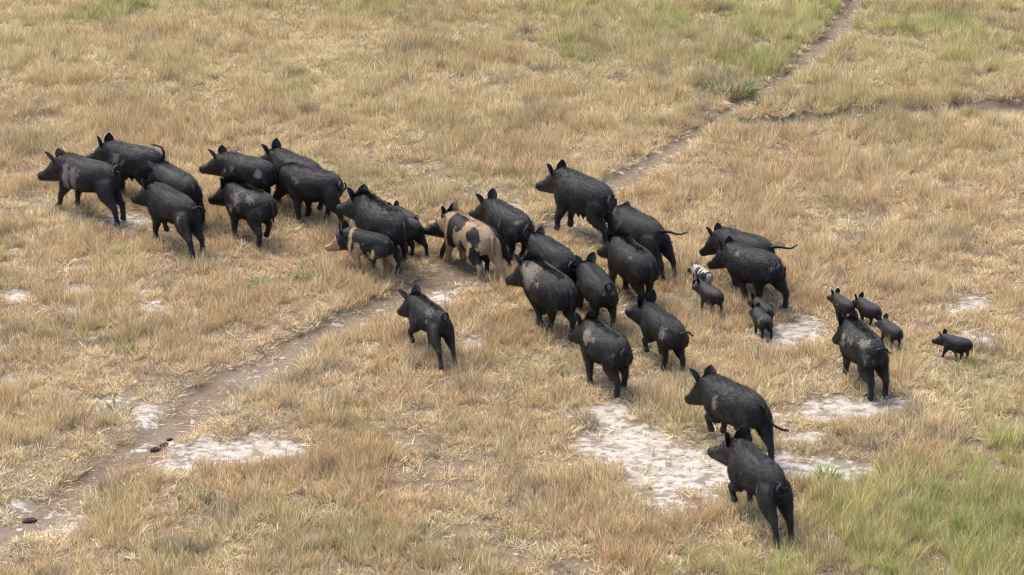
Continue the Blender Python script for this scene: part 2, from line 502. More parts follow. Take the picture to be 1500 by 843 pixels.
def make_pig(key, name, label, category, group, tail='curl', build='adult', mud=(), pale=None, white=0.0, mane=0.0, teats=False, gait=None, hairs=7000, grizzle=0.28, stout=None):
    x0, y0, yaw, S, hyaw, hpit, bpit, feet = POSE[key]
    piglet = build == 'piglet'
    hk = {'adult': 1.0, 'young': 1.08, 'piglet': 1.2}[build]
    lr = np.random.default_rng(sum(map(ord, key)) * 7 + 3)
    hk *= lr.uniform(.95, 1.05)
    fat = {'adult': 1.0, 'young': .95, 'piglet': 1.14}[build] * (lr.uniform(.93, 1.05) if stout is None else stout)
    lthick = lr.uniform(.96, 1.14) * (fat if stout else 1)
    mane = max(mane, .06)
    belly = lr.uniform(-.015, .025) + .25 * (fat - 1) + (.04 if piglet else 0) + (.03 if teats else 0)
    hump = lr.uniform(0, .015) + .03 * mane
    sh = Shape()
    C0 = np.array([0, 0, .5])
    RB = rot_yp(0, bpit)
    tb = lambda P: C0 + (np.asarray(P, float) - C0) @ RB.T
    Y, Zu = np.array([0, 1., 0]), RB @ np.array([0, 0, 1.])
    rings = []
    for (x, zc, hw, top, bot) in interp(TORSO, 34):
        g = math.exp(-((x + .08) / .22) ** 2)
        b2 = math.exp(-((x - .18) / .16) ** 2)
        rings.append(oval(tb((x, 0, zc)), Y, Zu, hw * fat * (1 + .05 * g), top + hump * b2, bot + belly * g))
    sh.loft(rings)
    # neck and head
    PIV = tb((.37, 0, .59))
    RH = rot_yp(hyaw, -.30 + hpit + bpit)
    hd = lambda P: PIV + (np.asarray(P, float) * hk) @ RH.T
    rings = []
    for (u, top, bot, hw) in interp(HEAD, 30):
        if piglet and u > .2:
            top, bot = top + .012, bot + .004
        uu = u if not (piglet and u > .2) else .2 + (u - .2) * .85
        rings.append(oval(hd((uu, 0, 0)), RH @ np.array([0, 1., 0]), RH @ np.array([0, 0, 1.]), hw * hk, top * hk, bot * hk, p=2.3))
    sh.loft(rings)
    # legs
    G = {'hl': (0, 0, 0), 'hr': (0, 0, 0), 'fl': (0, 0, 0), 'fr': (0, 0, 0)}
    ph = lr.uniform(-.16, .16)
    G['hl'], G['hr'], G['fl'], G['fr'] = (ph, 0, 0), (-ph, 0, .03), (-ph, 0, 0), (ph + .04, 0, .04)
    if gait:
        G.update(gait)
    G.update(feet)
    for s, sd_ in (('l', 1), ('r', -1)):
        # hind
        fx, fy, lift = G['h' + s]
        hip = tb((-.385, sd_ * .108, .53))
        hoof = np.array([-.40 + fx, sd_ * .12 + fy * .8, lift])
        lean = np.clip(-.10 - fx * .9 - lift * 1.6, -.55, .35)          # hoof behind: cannon slopes back
        hock = hoof + .215 * np.array([math.sin(lean), 0, math.cos(lean)])
        stifle, hock = two_bone(hip, hock, .20, .215, np.array([1., 0, .15]))
        d = hoof - hock
        hoof = hock + d / np.linalg.norm(d) * min(np.linalg.norm(d), .24)
        mid = lambda a, b, t: a + (b - a) * t
        toe = np.array([.03, 0, 0.])
        J = [hip + (0, 0, .06), hip, mid(hip, stifle, .55), stifle, mid(stifle, hock, .45), mid(stifle, hock, .82), hock, mid(hock, hoof, .35), mid(hock, hoof, .72), hoof + (0.006, 0, .035), hoof + toe * .6]
        R = [(.05, .11), (.078, .165), (.088, .16), (.084, .135), (.066, .094), (.048, .062), (.041, .052), (.033, .038), (.035, .040), (.038, .046), (.038, .048)]
        if piglet:
            R = [(a * 1.15, b * 1.1) for a, b in R]
        R = [(a * lthick, b * (.5 + .5 * lthick)) for a, b in R]
        limb(sh, J, R, np.array([0, 1., 0]))
        # fore
        fx, fy, lift = G['f' + s]
        shd = tb((.215, sd_ * .122, .50))
        hoof = np.array([.22 + fx, sd_ * .115 + fy * .8, lift])
        lean = np.clip(-fx * .75 + lift * 4.5, -.45, .9)
        wrist = hoof + .165 * np.array([math.sin(lean), 0, math.cos(lean)])
        elbow, wrist = two_bone(shd, wrist, .19, .17, np.array([-1., 0, 0]))
        d = hoof - wrist
        hoof = wrist + d / np.linalg.norm(d) * min(np.linalg.norm(d), .19)
        J = [shd + (0, 0, .08), shd, mid(shd, elbow, .6), elbow, mid(elbow, wrist, .5), wrist, mid(wrist, hoof, .4), mid(wrist, hoof, .75), hoof + (.004, 0, .035), hoof + toe * .5]
        R = [(.045, .09), (.072, .13), (.074, .11), (.064, .088), (.05, .062), (.043, .048), (.033, .036), (.035, .039), (.039, .044), (.039, .047)]
        if piglet:
            R = [(a * 1.15, b * 1.1) for a, b in R]
        R = [(a * lthick, b * (.5 + .5 * lthick)) for a, b in R]
        limb(sh, J, R, np.array([0, 1., 0]))
    V, Fc = sh.data()
    # fuse into one continuous skin
    tmp = mesh_of('tmp', V, Fc)
    to = bpy.data.objects.new('tmp', tmp)
    col.objects.link(to)
    rm = to.modifiers.new('r', 'REMESH')
    rm.mode = 'VOXEL'
    rm.voxel_size = .017 if piglet else .0125
    sm = to.modifiers.new('s', 'SMOOTH')
    sm.factor, sm.iterations = .5, 5
    dg = bpy.context.evaluated_depsgraph_get()
    em = bpy.data.meshes.new_from_object(to.evaluated_get(dg), depsgraph=dg)
    nb = len(em.vertices)
    BV = np.empty(nb * 3, np.float32)
    em.vertices.foreach_get('co', BV)
    BV = BV.reshape(-1, 3).astype(float)
    BF = [tuple(p.vertices) for p in em.polygons]
    bpy.data.objects.remove(to)
    bpy.data.meshes.remove(tmp)
    # melt the joins of trunk, shoulders and hams; keep hooves, shanks and snout crisp
    E = np.array([e.vertices[:] for e in em.edges]) if len(em.edges) else np.zeros((0, 2), int)
    bpy.data.meshes.remove(em)
    wgt = smooth(.27, .42, BV[:, 2]) * (1 - .85 * smooth(.16, .26, ((BV - PIV) @ RH)[:, 0] / hk))
    deg = np.bincount(E.ravel(), minlength=nb).astype(float)
    for it in range(16 if not piglet else 8):
        acc = np.stack([np.bincount(E[:, 0], BV[E[:, 1], c_], nb) + np.bincount(E[:, 1], BV[E[:, 0], c_], nb) for c_ in range(3)], 1)
        BV = BV + (.6 * wgt)[:, None] * (acc / np.maximum(deg, 1)[:, None] - BV)
    skin = Shape()
    skin.add(BV, BF)
    # ears: cupped shells rooted in the skull
    back = lr.uniform(-.07, .05)
    for sd_ in (1, -1):
        base = hd((.075, sd_ * .078, .11))
        tip = hd((.045 + back + lr.uniform(-.03, .03), sd_ * (.14 + lr.uniform(-.03, .03)), .285 + lr.uniform(-.03, .015)))
        ax = tip - base
        acr = RH @ np.array([-.55, sd_ * .83, -.12])
        acr = acr - ax * (acr @ ax) / (ax @ ax)
        acr /= np.linalg.norm(acr)
        nrm = np.cross(ax / np.linalg.norm(ax), acr) * sd_
        ns, nt = 8, 7
        lay = []
        for off in (.006, -.006):
            P = []
            for i in range(ns):
                s = i / (ns - 1)
                w = hk * (.036 + .030 * math.sin(min(s * 1.1, 1) * math.pi)) * (1 - s ** 5) ** .5 + .003
                for j in range(nt):
                    t = -1 + 2 * j / (nt - 1)
                    P.append(base + ax * s + acr * (w * t) - nrm * (-.55 * w * (t * t) * (1 - .5 * s)) * 1.0 + nrm * off * (1 - .6 * s))
            lay.append(np.array(P))
        Vv = np.concatenate(lay)
        m = ns * nt
        Ff = []
        for i in range(ns - 1):
            for j in range(nt - 1):
                q = (i * nt + j, i * nt + j + 1, (i + 1) * nt + j + 1, (i + 1) * nt + j)
                Ff += [q, tuple(m + a for a in q[::-1])]
        rim = [i * nt for i in range(ns)] + [(ns - 1) * nt + j for j in range(1, nt)] + [i * nt + nt - 1 for i in range(ns - 2, -1, -1)]
        for a, b in zip(rim[:-1], rim[1:]):
            Ff.append((a, b, m + b, m + a))
        skin.add(Vv, Ff)
    # tail
    tb0 = tb((-.535, 0, .635))
    if tail == 'curl':
        r = .06
        pts = [(-.0, 0, -.02)] + [(-.045 - .045 * t / 6, -.02 + .06 * t / 6.0 + r * math.sin(t), .02 + r - r * math.cos(t)) for t in np.linspace(0, 5.6, 12)]
    elif tail == 'loop':
        r = .055
        pts = [(-.0, 0, 0)] + [(-.045 - .01 * t, .01 + r * math.sin(t + .2), -.05 - r * .3 + r * math.cos(t + .2)) for t in np.linspace(0, 5.9, 13)]
    elif tail == 'up':
        pts = [(0, 0, -.03), (-.05, 0, .03), (-.06, 0, .11), (-.02, 0, .17), (.06, 0, .19), (.13, 0, .185)]
    elif tail == 'out':
        pts = [(.02, 0, 0), (-.06, -.04, .02), (-.12, -.10, .012), (-.17, -.16, -.012), (-.21, -.215, -.02), (-.24, -.26, .005)]
    elif tail == 'swing':
        pts = [(.02, 0, 0), (-.03, 0, .025), (-.06, -.01, -.02), (-.06, -.03, -.12), (-.09, -.08, -.20), (-.14, -.15, -.255), (-.18, -.21, -.28)]
    elif tail == 'side':
        pts = [(0, 0, 0), (-.05, .02, .02), (-.07, -.03, .04), (-.06, -.09, .02), (-.07, -.14, -.03)]
    else:
        pts = [(.02, 0, 0), (-.03, 0, .01), (-.055, .01, -.06), (-.055, .02, -.15), (-.06, .015, -.25)]
    P = np.array([tb0 + RB @ np.array(p) * (.85 if piglet else 1) for p in pts])
    n = len(P)
    rings = []
    for i in range(n):
        t = P[min(i + 1, n - 1)] - P[max(i - 1, 0)]
        t /= np.linalg.norm(t)
        u = np.cross(t, (0.3, .9, .2))
        u /= np.linalg.norm(u)
        w = np.cross(t, u)
        rr = .025 * (1 - .62 * i / (n - 1))
        a = np.linspace(0, 2 * np.pi, 7, endpoint=False)
        rings.append(P[i] + rr * (np.outer(np.cos(a), u) + np.outer(np.sin(a), w)))
    skin.loft(rings)
    if teats:
        for xx in np.linspace(-.22, .16, 5):
            for sd_ in (1, -1):
                c0 = tb((xx, sd_ * .055, .515 - .222 - belly * math.exp(-((xx + .08) / .22) ** 2) + .012))
                a = np.linspace(0, 2 * np.pi, 8, endpoint=False)
                skin.loft([c0 + np.stack([r_ * np.cos(a), r_ * np.sin(a), np.full(8, z_)], 1) for r_, z_ in ((.038, .012), (.028, -.012), (.013, -.03), (.011, -.045), (.006, -.05))])
    V, Fc = skin.data()
    U = C0 + (V - C0) @ RB                                   # rest-pose coordinates for the markings
    mudv = np.zeros(len(V))
    for (mx, mz, rx, rz, st, sd_) in mud:
        d = 1 - np.sqrt(((U[:, 0] - mx) / rx) ** 2 + ((U[:, 2] - mz) / rz) ** 2)
        m = st * np.clip(.1 + d * 1.1, 0, 1)
        if sd_:
            m *= smooth(-.02, .06, U[:, 1] * sd_)
        mudv = np.maximum(mudv, m)
    palev = np.full(len(V), -6.0) if pale is None else pale(U, V, PIV, RH, hk)
    dustv = np.maximum(smooth(.17, .02, V[:, 2]) * .75, smooth(.40, .28, V[:, 2]) * .25)
    me = mesh_of('body', V * S, Fc)
    fattr(me, 'mud', mudv)
    fattr(me, 'pale', palev)
    fattr(me, 'dust', dustv)
    fattr(me, 'white', np.full(len(V), white))
    root = bpy.data.objects.new(name, None)
    root.empty_display_size = .2
    col.objects.link(root)
    root.location = (x0, y0, float(f_height(np.array([x0]), np.array([y0]))[0]) + .01)
    root.rotation_euler = (0, 0, yaw)
    root['label'], root['category'], root['group'] = label, category, group
    new_obj('body', me, COAT, root)
    # bristles: short hairs lying backwards, longer along the spine
    Fq = np.array([f for f in BF if len(f) == 4])
    A = V[Fq]
    nr = np.cross(A[:, 2] - A[:, 0], A[:, 3] - A[:, 1])
    area = np.linalg.norm(nr, axis=1)
    nr /= area[:, None] + 1e-12
    cen = A.mean(1)
    if cen.mean() == 0:
        return root
    out = np.sign(((cen - np.array([0, 0, .5])) * nr).sum(1).mean())
    nr *= out
    pr = area * np.where(cen[:, 2] < .3, .25, 1.0)
    pk = lr.choice(len(Fq), hairs, p=pr / pr.sum())
    dorsal = np.where((nr[:, 2] > .8) & (np.abs(cen[:, 1]) < .035 + .03 * lr.random(len(cen))) & (cen[:, 2] > .6) & (cen[:, 0] > -.35))[0]
    nd = int(260 + 800 * mane) if not piglet else 150
    pk = np.concatenate([pk, lr.choice(dorsal, nd) if len(dorsal) else pk[:0]])
    isd = np.arange(len(pk)) >= hairs
    N = nr[pk]
    Pp = cen[pk] + lr.normal(0, .006, (len(pk), 3))
    dirn = np.array([-1., 0, -.25]) + lr.normal(0, .25, (len(pk), 3))
    dirn -= N * (dirn * N).sum(1)[:, None]
    dirn /= np.linalg.norm(dirn, axis=1)[:, None] + 1e-9
    front = smooth(-.1, .3, cen[pk][:, 0])
    lift_ = np.where(isd, .36 + .9 * mane, .34)[:, None]
    Ln = np.where(isd, lr.uniform(.03, .05, len(pk)) * (1 + front * (.3 + 1.6 * mane)), lr.uniform(.024, .05, len(pk)))[:, None]
    if piglet:
        Ln = Ln * .8
    D = dirn + N * lift_
    D /= np.linalg.norm(D, axis=1)[:, None]
    W = np.cross(D, N)
    W /= np.linalg.norm(W, axis=1)[:, None] + 1e-9
    wv = .0045
    base = Pp - N * .004
    HV = np.stack([base - W * wv, base + W * wv, base + D * Ln], 1).reshape(-1, 3)
    src = np.repeat(Fq[pk][:, 0], 3)
    # hairs along the end of the tail
    tn = 220 if tail == 'swing' else 70
    ti = lr.uniform(.45, 1, tn) * (n - 1)
    t0 = np.minimum(ti.astype(int), n - 2)
    tp = P[t0] + (P[t0 + 1] - P[t0]) * (ti - t0)[:, None]
    td = P[t0 + 1] - P[t0]
    td = td / np.linalg.norm(td, axis=1)[:, None] + lr.normal(0, .28, (tn, 3))
    td /= np.linalg.norm(td, axis=1)[:, None]
    tw = np.cross(td, lr.normal(0, 1, (tn, 3)))
    tw /= np.linalg.norm(tw, axis=1)[:, None]
    TV = np.stack([tp - tw * wv, tp + tw * wv, tp + td * lr.uniform(.03, .075, (tn, 1))], 1).reshape(-1, 3)
    HV = np.concatenate([HV, TV])
    src = np.concatenate([src, np.full(tn * 3, Fq[0][0])])
    HF = np.arange(len(HV)).reshape(-1, 3)
    hm = mesh_of('bristles', HV * S, HF, False)
    fattr(hm, 'mud', mudv[src] * .8)
    fattr(hm, 'pale', palev[src])
    fattr(hm, 'dust', np.maximum(dustv[src], np.repeat((lr.random(len(HV) // 3) < grizzle) * lr.uniform(.4, 1.3, len(HV) // 3), 3)))
    fattr(hm, 'white', np.full(len(src), white))
    ho = new_obj('bristles', hm, COAT, root, kind='stuff')
    # eyes
    for sd_ in (1, -1):
        e = new_obj('eye', EYEMESH, None, root)
        e.location = tuple(hd((.235, sd_ * .079, .052)) * S)
        e.scale = (S * hk,) * 3
    return root

bmx = bmesh.new()
bmesh.ops.create_icosphere(bmx, subdivisions=2, radius=.0135)
EYEMESH = bpy.data.meshes.new('eye')
bmx.to_mesh(EYEMESH)
bmx.free()
EYEMESH.materials.append(EYE)

def blobs(U, spots):
    m = np.zeros(len(U))
    for (x, z, rx, rz, sd_) in spots:
        d = 1 - np.sqrt(((U[:, 0] - x) / rx) ** 2 + ((U[:, 2] - z) / rz) ** 2)
        v = np.clip(.5 + d * 1.6, 0, 1)
        if sd_:
            v = v * smooth(-.03, .03, U[:, 1] * sd_)
        m = np.maximum(m, v)
    return m

def pale_sow(U, V, PIV, RH, hk):         # cream with black blotches
    H_ = (V - PIV) @ RH / hk
    black = blobs(U, [(.16, .58, .085, .26, 1), (.02, .70, .13, .10, 1), (-.34, .62, .13, .11, 1), (-.40, .36, .10, .16, 1), (-.10, .42, .05, .10, 1),
                      (-.41, .16, .05, .07, 1), (.05, .5, .11, .15, -1), (-.36, .55, .11, .12, -1)])
    mane_ = np.clip(.5 + (1 - np.hypot((H_[:, 0] - .03) / .13, H_[:, 1] / .10)) * 1.5, 0, 1) * smooth(.05, .12, H_[:, 2])
    return 1 - np.maximum(black, mane_)

def pale_young(U, V, PIV, RH, hk):       # black with cream bands, face and legs
    H_ = (V - PIV) @ RH / hk
    p = np.maximum(blobs(U, [(.24, .55, .05, .40, 0), (.06, .42, .09, .17, 1), (-.16, .36, .05, .10, 1), (-.46, .22, .15, .2, 0), (-.27, .42, .045, .09, 1), (.22, .15, .3, .24, 0), (.03, .3, .2, .08, 0)]),
                   np.clip(.5 + (H_[:, 0] - .17) * 8, 0, 1))
    return p * (1 - blobs(U, [(.31, .62, .035, .3, 0)]) * (H_[:, 0] < .15))

def pale_piglet(U, V, PIV, RH, hk):
    H_ = (V - PIV) @ RH / hk
    b = blobs(U, [(.1, .7, .06, .08, 0), (-.14, .68, .05, .09, 0), (-.42, .6, .06, .2, 0), (.02, .62, .06, .15, 1), (-.30, .60, .12, .12, 0), (-.10, .5, .06, .12, 1), (.2, .5, .05, .12, 1)])
    return (1 - np.maximum(b, np.clip(.5 + (H_[:, 0] - .16) * 8, 0, 1))) * smooth(.2, .32, V[:, 2])

HERD = 'feral pigs running in the herd'
LITTER = 'piglets following the herd'
A_, Y_, P_ = 'adult', 'young', 'piglet'
make_pig('A', 'feral_pig', 'black pig leading at far left with large pale bare patches on its shoulder', 'pig', HERD, 'curl', mud=[(.20, .54, .08, .22, 1.4, 1), (.06, .54, .085, .19, 1.6, 1), (-.03, .62, .05, .08, .9, 1)])
make_pig('B', 'feral_pig', 'black pig with its thin tail arched up, topmost at the far left', 'pig', HERD, 'up', teats=True, mud=[(.14, .58, .11, .13, .9, 1), (.02, .55, .06, .08, .7, 1)])
make_pig('C', 'feral_pig', 'black pig half hidden behind the leaping pig in the front left group', 'pig', HERD, 'down')
make_pig('D', stout=0.93, name='feral_pig', label='plain black pig pushing off with its hind legs, lowest of the left group', category='pig', group=HERD, tail='side', mud=[(-.46, .52, .05, .07, .8, 1)])
make_pig('E', stout=0.95, name='feral_pig', label='black pig with a round white spot on its rump', category='pig', group=HERD, tail='down', mud=[(-.36, .60, .085, .085, 1.5, 1), (.10, .58, .06, .12, .8, 1), (.24, .56, .03, .06, .7, 1)])
make_pig('F', 'feral_pig', 'maned pig with grey mud streaks over its flank, running below the white-spotted pig', 'pig', HERD, 'down', mane=.9, mud=[(.02, .60, .16, .20, .85, 1), (-.25, .66, .15, .09, 1.0, 1), (.14, .48, .06, .14, .8, 1)])
make_pig('G', stout=0.95, name='feral_pig', label='black pig with tall ears farthest back in the left group', category='pig', group=HERD, tail='down')
make_pig('H', stout=1.10, name='feral_pig', label='black bristly pig with head lowered and tail curled on its round rump', category='pig', group=HERD, tail='loop', mane=.2, mud=[(.08, .62, .12, .10, .6, 1)])
make_pig('I', 'feral_pig', 'large plain black pig with a dark mane behind the small banded pig', 'pig', HERD, 'down', mane=.45)
make_pig('J', 'feral_pig', 'small black pig with cream neck bands, cream face and legs', 'pig', HERD, 'down', build=Y_, pale=pale_young)
make_pig('I2', 'young_pig', 'small black pig showing only its back above the large maned pig', 'pig', HERD, 'curl', build=Y_, hairs=1200)
make_pig('I3', 'young_pig', 'small black pig showing its rump right of the large maned pig', 'pig', HERD, 'down', build=Y_, hairs=1200)
make_pig('K', 'feral_pig', 'large cream pig with black blotches in the middle of the path', 'pig', HERD, 'down', pale=pale_sow, mane=.2)
make_pig('L', 'feral_pig', 'black pig mostly hidden behind the blotched cream pig', 'pig', HERD, 'down', build=Y_)
make_pig('M', stout=0.98, name='feral_pig', label='smooth black pig with curled tail just right of the blotched cream pig', category='pig', group=HERD, tail='loop', mud=[(-.45, .66, .07, .05, .9, 1), (-.12, .55, .02, .08, .6, 1)])
make_pig('N', stout=1.04, name='feral_pig', label='big black sow with visible teats standing highest at the end of the upper path', category='pig', group=HERD, tail='loop', teats=True)
make_pig('O', 'feral_pig', 'black pig with brownish shoulder behind the grizzled pig, right hind leg kicked back', 'pig', HERD, 'out', mud=[(.2, .66, .14, .12, .45, 1)])
make_pig('P', stout=1.08, name='feral_pig', label='coarse haired grizzled black pig in front of the brown shouldered one', category='pig', group=HERD, tail='down', mane=.5, mud=[(-.3, .68, .08, .05, .6, 1)], hairs=9000, grizzle=.55)
make_pig('Q', 'feral_pig', 'round black pig showing only its back behind the muddy shouldered boar', 'pig', HERD, 'loop')
make_pig('R', stout=1.10, name='feral_pig', label='heavy boar with pale dried mud caked over its shoulder and neck', category='pig', group=HERD, tail='down', mane=.6, mud=[(.14, .66, .22, .19, 1.25, 0), (.33, .68, .14, .12, .8, 0), (-.10, .62, .08, .06, .7, 1), (-.44, .36, .08, .06, .8, 1)], hairs=8000, grizzle=.45)
make_pig('S', 'feral_pig', 'black pig seen from behind between the mud-caked boar and the grizzled pig', 'pig', HERD, 'curl', mud=[(-.545, .60, .03, .035, .8, 0)])
make_pig('T', stout=1.08, name='feral_pig', label='dark grey pig with pale muddy patch on shoulder and ring-curled tail', category='pig', group=HERD, tail='loop', mane=.3, grizzle=.4, mud=[(.10, .64, .13, .13, 1.25, 1), (-.05, .66, .12, .07, .7, 1), (-.50, .56, .05, .06, .5, 1)])
make_pig('U', stout=0.95, name='feral_pig', label='smaller black pig with faint white scratches on its hip, tail to the side', category='pig', group=HERD, tail='side', build=Y_, mud=[(-.30, .60, .10, .12, .95, 1)])
make_pig('V', 'feral_pig', 'black pig at right with its tail held straight out, behind another', 'pig', HERD, 'out')
make_pig('W', stout=1.09, name='feral_pig', label='black pig overlapping the straight-tailed one, piglets at its feet', category='pig', group=HERD, tail='loop', mud=[(.08, .70, .06, .06, .8, 1), (-.52, .6, .05, .1, .5, 0)])
make_pig('X', 'piglet', 'tiny white and black spotted piglet beside the overlapping pair', 'piglet', LITTER, 'down', build=P_, pale=pale_piglet, white=1.0, hairs=500)
make_pig('Y', 'piglet', 'black piglet running right behind the spotted piglet', 'piglet', LITTER, 'down', build=P_, hairs=700)
make_pig('Z1', 'piglet', 'upper of the two black piglets just below the overlapping pair of pigs', 'piglet', LITTER, 'down', build=P_, hairs=700)
make_pig('Z2', 'piglet', 'lower of the two black piglets just below the overlapping pair of pigs', 'piglet', LITTER, 'down', build=P_, hairs=700, mud=[(-.3, .6, .15, .15, .5, 0)])
make_pig('AA', 'piglet', 'black piglet at the head of the three running on the right', 'piglet', LITTER, 'down', build=P_, hairs=700, mud=[(.0, .55, .06, .05, .9, 1)])
make_pig('AB', 'piglet', 'black piglet in the middle of the three running on the right', 'piglet', LITTER, 'down', build=P_, hairs=700)
make_pig('AC', 'piglet', 'black piglet last of the three, right of the muddy grey sow', 'piglet', LITTER, 'curl', build=P_, hairs=700)
make_pig('AD', 'feral_pig', 'grey muddied pig seen from behind next to the three black piglets', 'pig', HERD, 'side', mane=.3, mud=[(.12, .56, .13, .22, .85, 1), (-.38, .68, .13, .10, 1.0, 1), (-.1, .66, .2, .1, .55, 1), (-.52, .5, .07, .12, .5, 1)], grizzle=.4)
make_pig('AE', 'piglet', 'lone black piglet at the far right edge of the herd', 'piglet', LITTER, 'down', build=P_, hairs=900)
make_pig('AF', 'feral_pig', 'black pig with tail swung out over the pale bare ground', 'pig', HERD, 'swing', mud=[(.05, .55, .08, .13, .95, 1)])
make_pig('AG', stout=0.90, name='feral_pig', label='black pig leaping nearest to the camera at lower right', category='pig', group=HERD, tail='loop', mud=[(-.36, .5, .04, .06, .6, 1)])
make_pig('AH', stout=0.93, name='feral_pig', label='lone black pig with curled tail seen from behind below the path', category='pig', group=HERD, tail='curl', build=Y_, mane=.3, mud=[(-.30, .70, .12, .06, .9, 1), (-.3, .58, .07, .05, .7, 1), (.05, .5, .05, .08, .6, 1)])

# ------------------------------------------------------------------ grass
def tuft(n, spread, h0, h1, lean0, lean1, w, curl, colours, seed):
    r = np.random.default_rng(seed)
    V, Fc, Cc = [], [], []
    for b in range(n):
        a, rad = r.uniform(0, 2 * np.pi), spread * math.sqrt(r.random())
        p = np.array([rad * math.cos(a), rad * math.sin(a), -.015])
        az = a + r.normal(0, .9)
        L, ln = r.uniform(h0, h1), r.uniform(lean0, lean1)
        cv = curl * r.uniform(.3, 1.4)
        ww = w * r.uniform(.6, 1.3)
        face = r.uniform(0, np.pi)
        sdv = np.array([math.cos(face), math.sin(face), 0])
        c = np.array(colours[r.integers(len(colours))]) * r.uniform(.45, 1.45)
        i0 = len(V)
        ang = ln
        for k, wk in enumerate((1, .85, .55)):
            V += [p - sdv * ww * wk, p + sdv * ww * wk]
            p = p + L / 3 * np.array([math.sin(ang) * math.cos(az), math.sin(ang) * math.sin(az), math.cos(ang)])
            ang += cv
        V.append(p)
        Fc += [(i0, i0 + 1, i0 + 3, i0 + 2), (i0 + 2, i0 + 3, i0 + 5, i0 + 4), (i0 + 4, i0 + 5, i0 + 6)]
        Cc += [c] * 7
    return np.array(V), Fc, np.array(Cc)

DRY = [(1, 1, 1), (1.08, 1.03, .95), (.9, .85, .78), (1.15, 1.15, 1.1), (.75, .66, .58), (.95, .98, .8), (1, .93, .82)]
GRN = [(1, 1, 1), (1.15, 1.05, .9), (.85, .95, .8), (1.6, 1.25, 1.25), (1.05, 1.1, .8)]
KINDS = []
for s in range(5):
    KINDS.append(tuft(40, .08, .05, .15, .05, .9, .0038, .22, DRY, 100 + s))       # 0-4 short dense dry
for s in range(4):
    KINDS.append(tuft(24, .055, .12, .24, .0, .5, .0029, .18, DRY, 200 + s))        # 5-8 taller stalks
for s in range(4):
    KINDS.append(tuft(34, .06, .22, .46, .05, .6, .0033, .25, GRN, 300 + s))        # 9-12 long green
for s in range(3):
    KINDS.append(tuft(16, .12, .06, .16, 1.2, 1.6, .003, .08, DRY, 400 + s))        # 13-15 lying straw
for s in range(2):
    KINDS.append(tuft(40, .07, .05, .13, .1, 1.0, .0045, .25, GRN, 500 + s))        # 16-17 low green weeds
protos = bpy.data.collections.new('grass_blade_kinds')
for i, (V, Fc, Cc) in enumerate(KINDS):
    me = mesh_of('tuft_%02d' % i, V, Fc, False)
    a = me.attributes.new('shade', 'FLOAT_COLOR', 'POINT')
    a.data.foreach_set('color', np.c_[Cc, np.ones(len(Cc))].astype(np.float32).ravel())
    me.materials.append(GRASS)
    protos.objects.link(bpy.data.objects.new('tuft_%02d' % i, me))

def scatter_tree():
    ng = bpy.data.node_groups.new('scatter', 'GeometryNodeTree')
    ng.interface.new_socket('Geometry', in_out='INPUT', socket_type='NodeSocketGeometry')
    ng.interface.new_socket('Geometry', in_out='OUTPUT', socket_type='NodeSocketGeometry')
    N, L = ng.nodes, ng.links
    gi, go = N.new('NodeGroupInput'), N.new('NodeGroupOutput')
    iop, ci = N.new('GeometryNodeInstanceOnPoints'), N.new('GeometryNodeCollectionInfo')
    ci.inputs['Collection'].default_value = protos
    ci.inputs['Separate Children'].default_value = True
    ci.inputs['Reset Children'].default_value = True
    iop.inputs['Pick Instance'].default_value = True
    def na(name, typ):
        x = N.new('GeometryNodeInputNamedAttribute')
        x.data_type = typ
        x.inputs[0].default_value = name
        return x.outputs[0]
    L.new(gi.outputs[0], iop.inputs['Points'])
    L.new(ci.outputs[0], iop.inputs['Instance'])
    L.new(na('pick', 'INT'), iop.inputs['Instance Index'])
    e2r = N.new('FunctionNodeEulerToRotation')
    L.new(na('rot', 'FLOAT_VECTOR'), e2r.inputs[0])
    L.new(e2r.outputs[0], iop.inputs['Rotation'])
    L.new(na('size', 'FLOAT_VECTOR'), iop.inputs['Scale'])
    L.new(iop.outputs[0], go.inputs[0])
    return ng

SCATTER = scatter_tree()

def scatter(name, label, P, pick, rot, size, tint):
    me = bpy.data.meshes.new(name)
    n = len(P)
    me.vertices.add(n)
    me.vertices.foreach_set('co', P.astype(np.float32).ravel())
    a = me.attributes.new('pick', 'INT', 'POINT')
    a.data.foreach_set('value', pick.astype(np.int32))
    for nm, v in (('rot', rot), ('size', size)):
        a = me.attributes.new(nm, 'FLOAT_VECTOR', 'POINT')
        a.data.foreach_set('vector', v.astype(np.float32).ravel())
    a = me.attributes.new('tint', 'FLOAT_COLOR', 'POINT')
    a.data.foreach_set('color', np.c_[tint, np.ones(n)].astype(np.float32).ravel())
    o = new_obj(name, me, GRASS, kind='stuff', label=label)
    md = o.modifiers.new('scatter', 'NODES')
    md.node_group = SCATTER
    return o

def spread(density):
    """random points over the visible field with a margin, thinned to the trapezoid the picture needs"""
    y = rng.uniform(19.5, 47, int(density * 27.5 * 24))
    x = rng.uniform(-12, 12, len(y))
    keep = np.abs(x) < .2 * (y * CP + CAMH * SP) + 2.0
    return x[keep], y[keep]

def px_blob(x, y, u, v, ru, rv):
    g0, gx_, ga, gb = ground_at(u, v), ground_at(u + ru, v), ground_at(u, v - rv), ground_at(u, v + rv)
    return 1 - ((x - g0[0]) / (gx_[0] - g0[0])) ** 2 - ((y - .5 * (ga[1] + gb[1])) / (.5 * (ga[1] - gb[1]))) ** 2

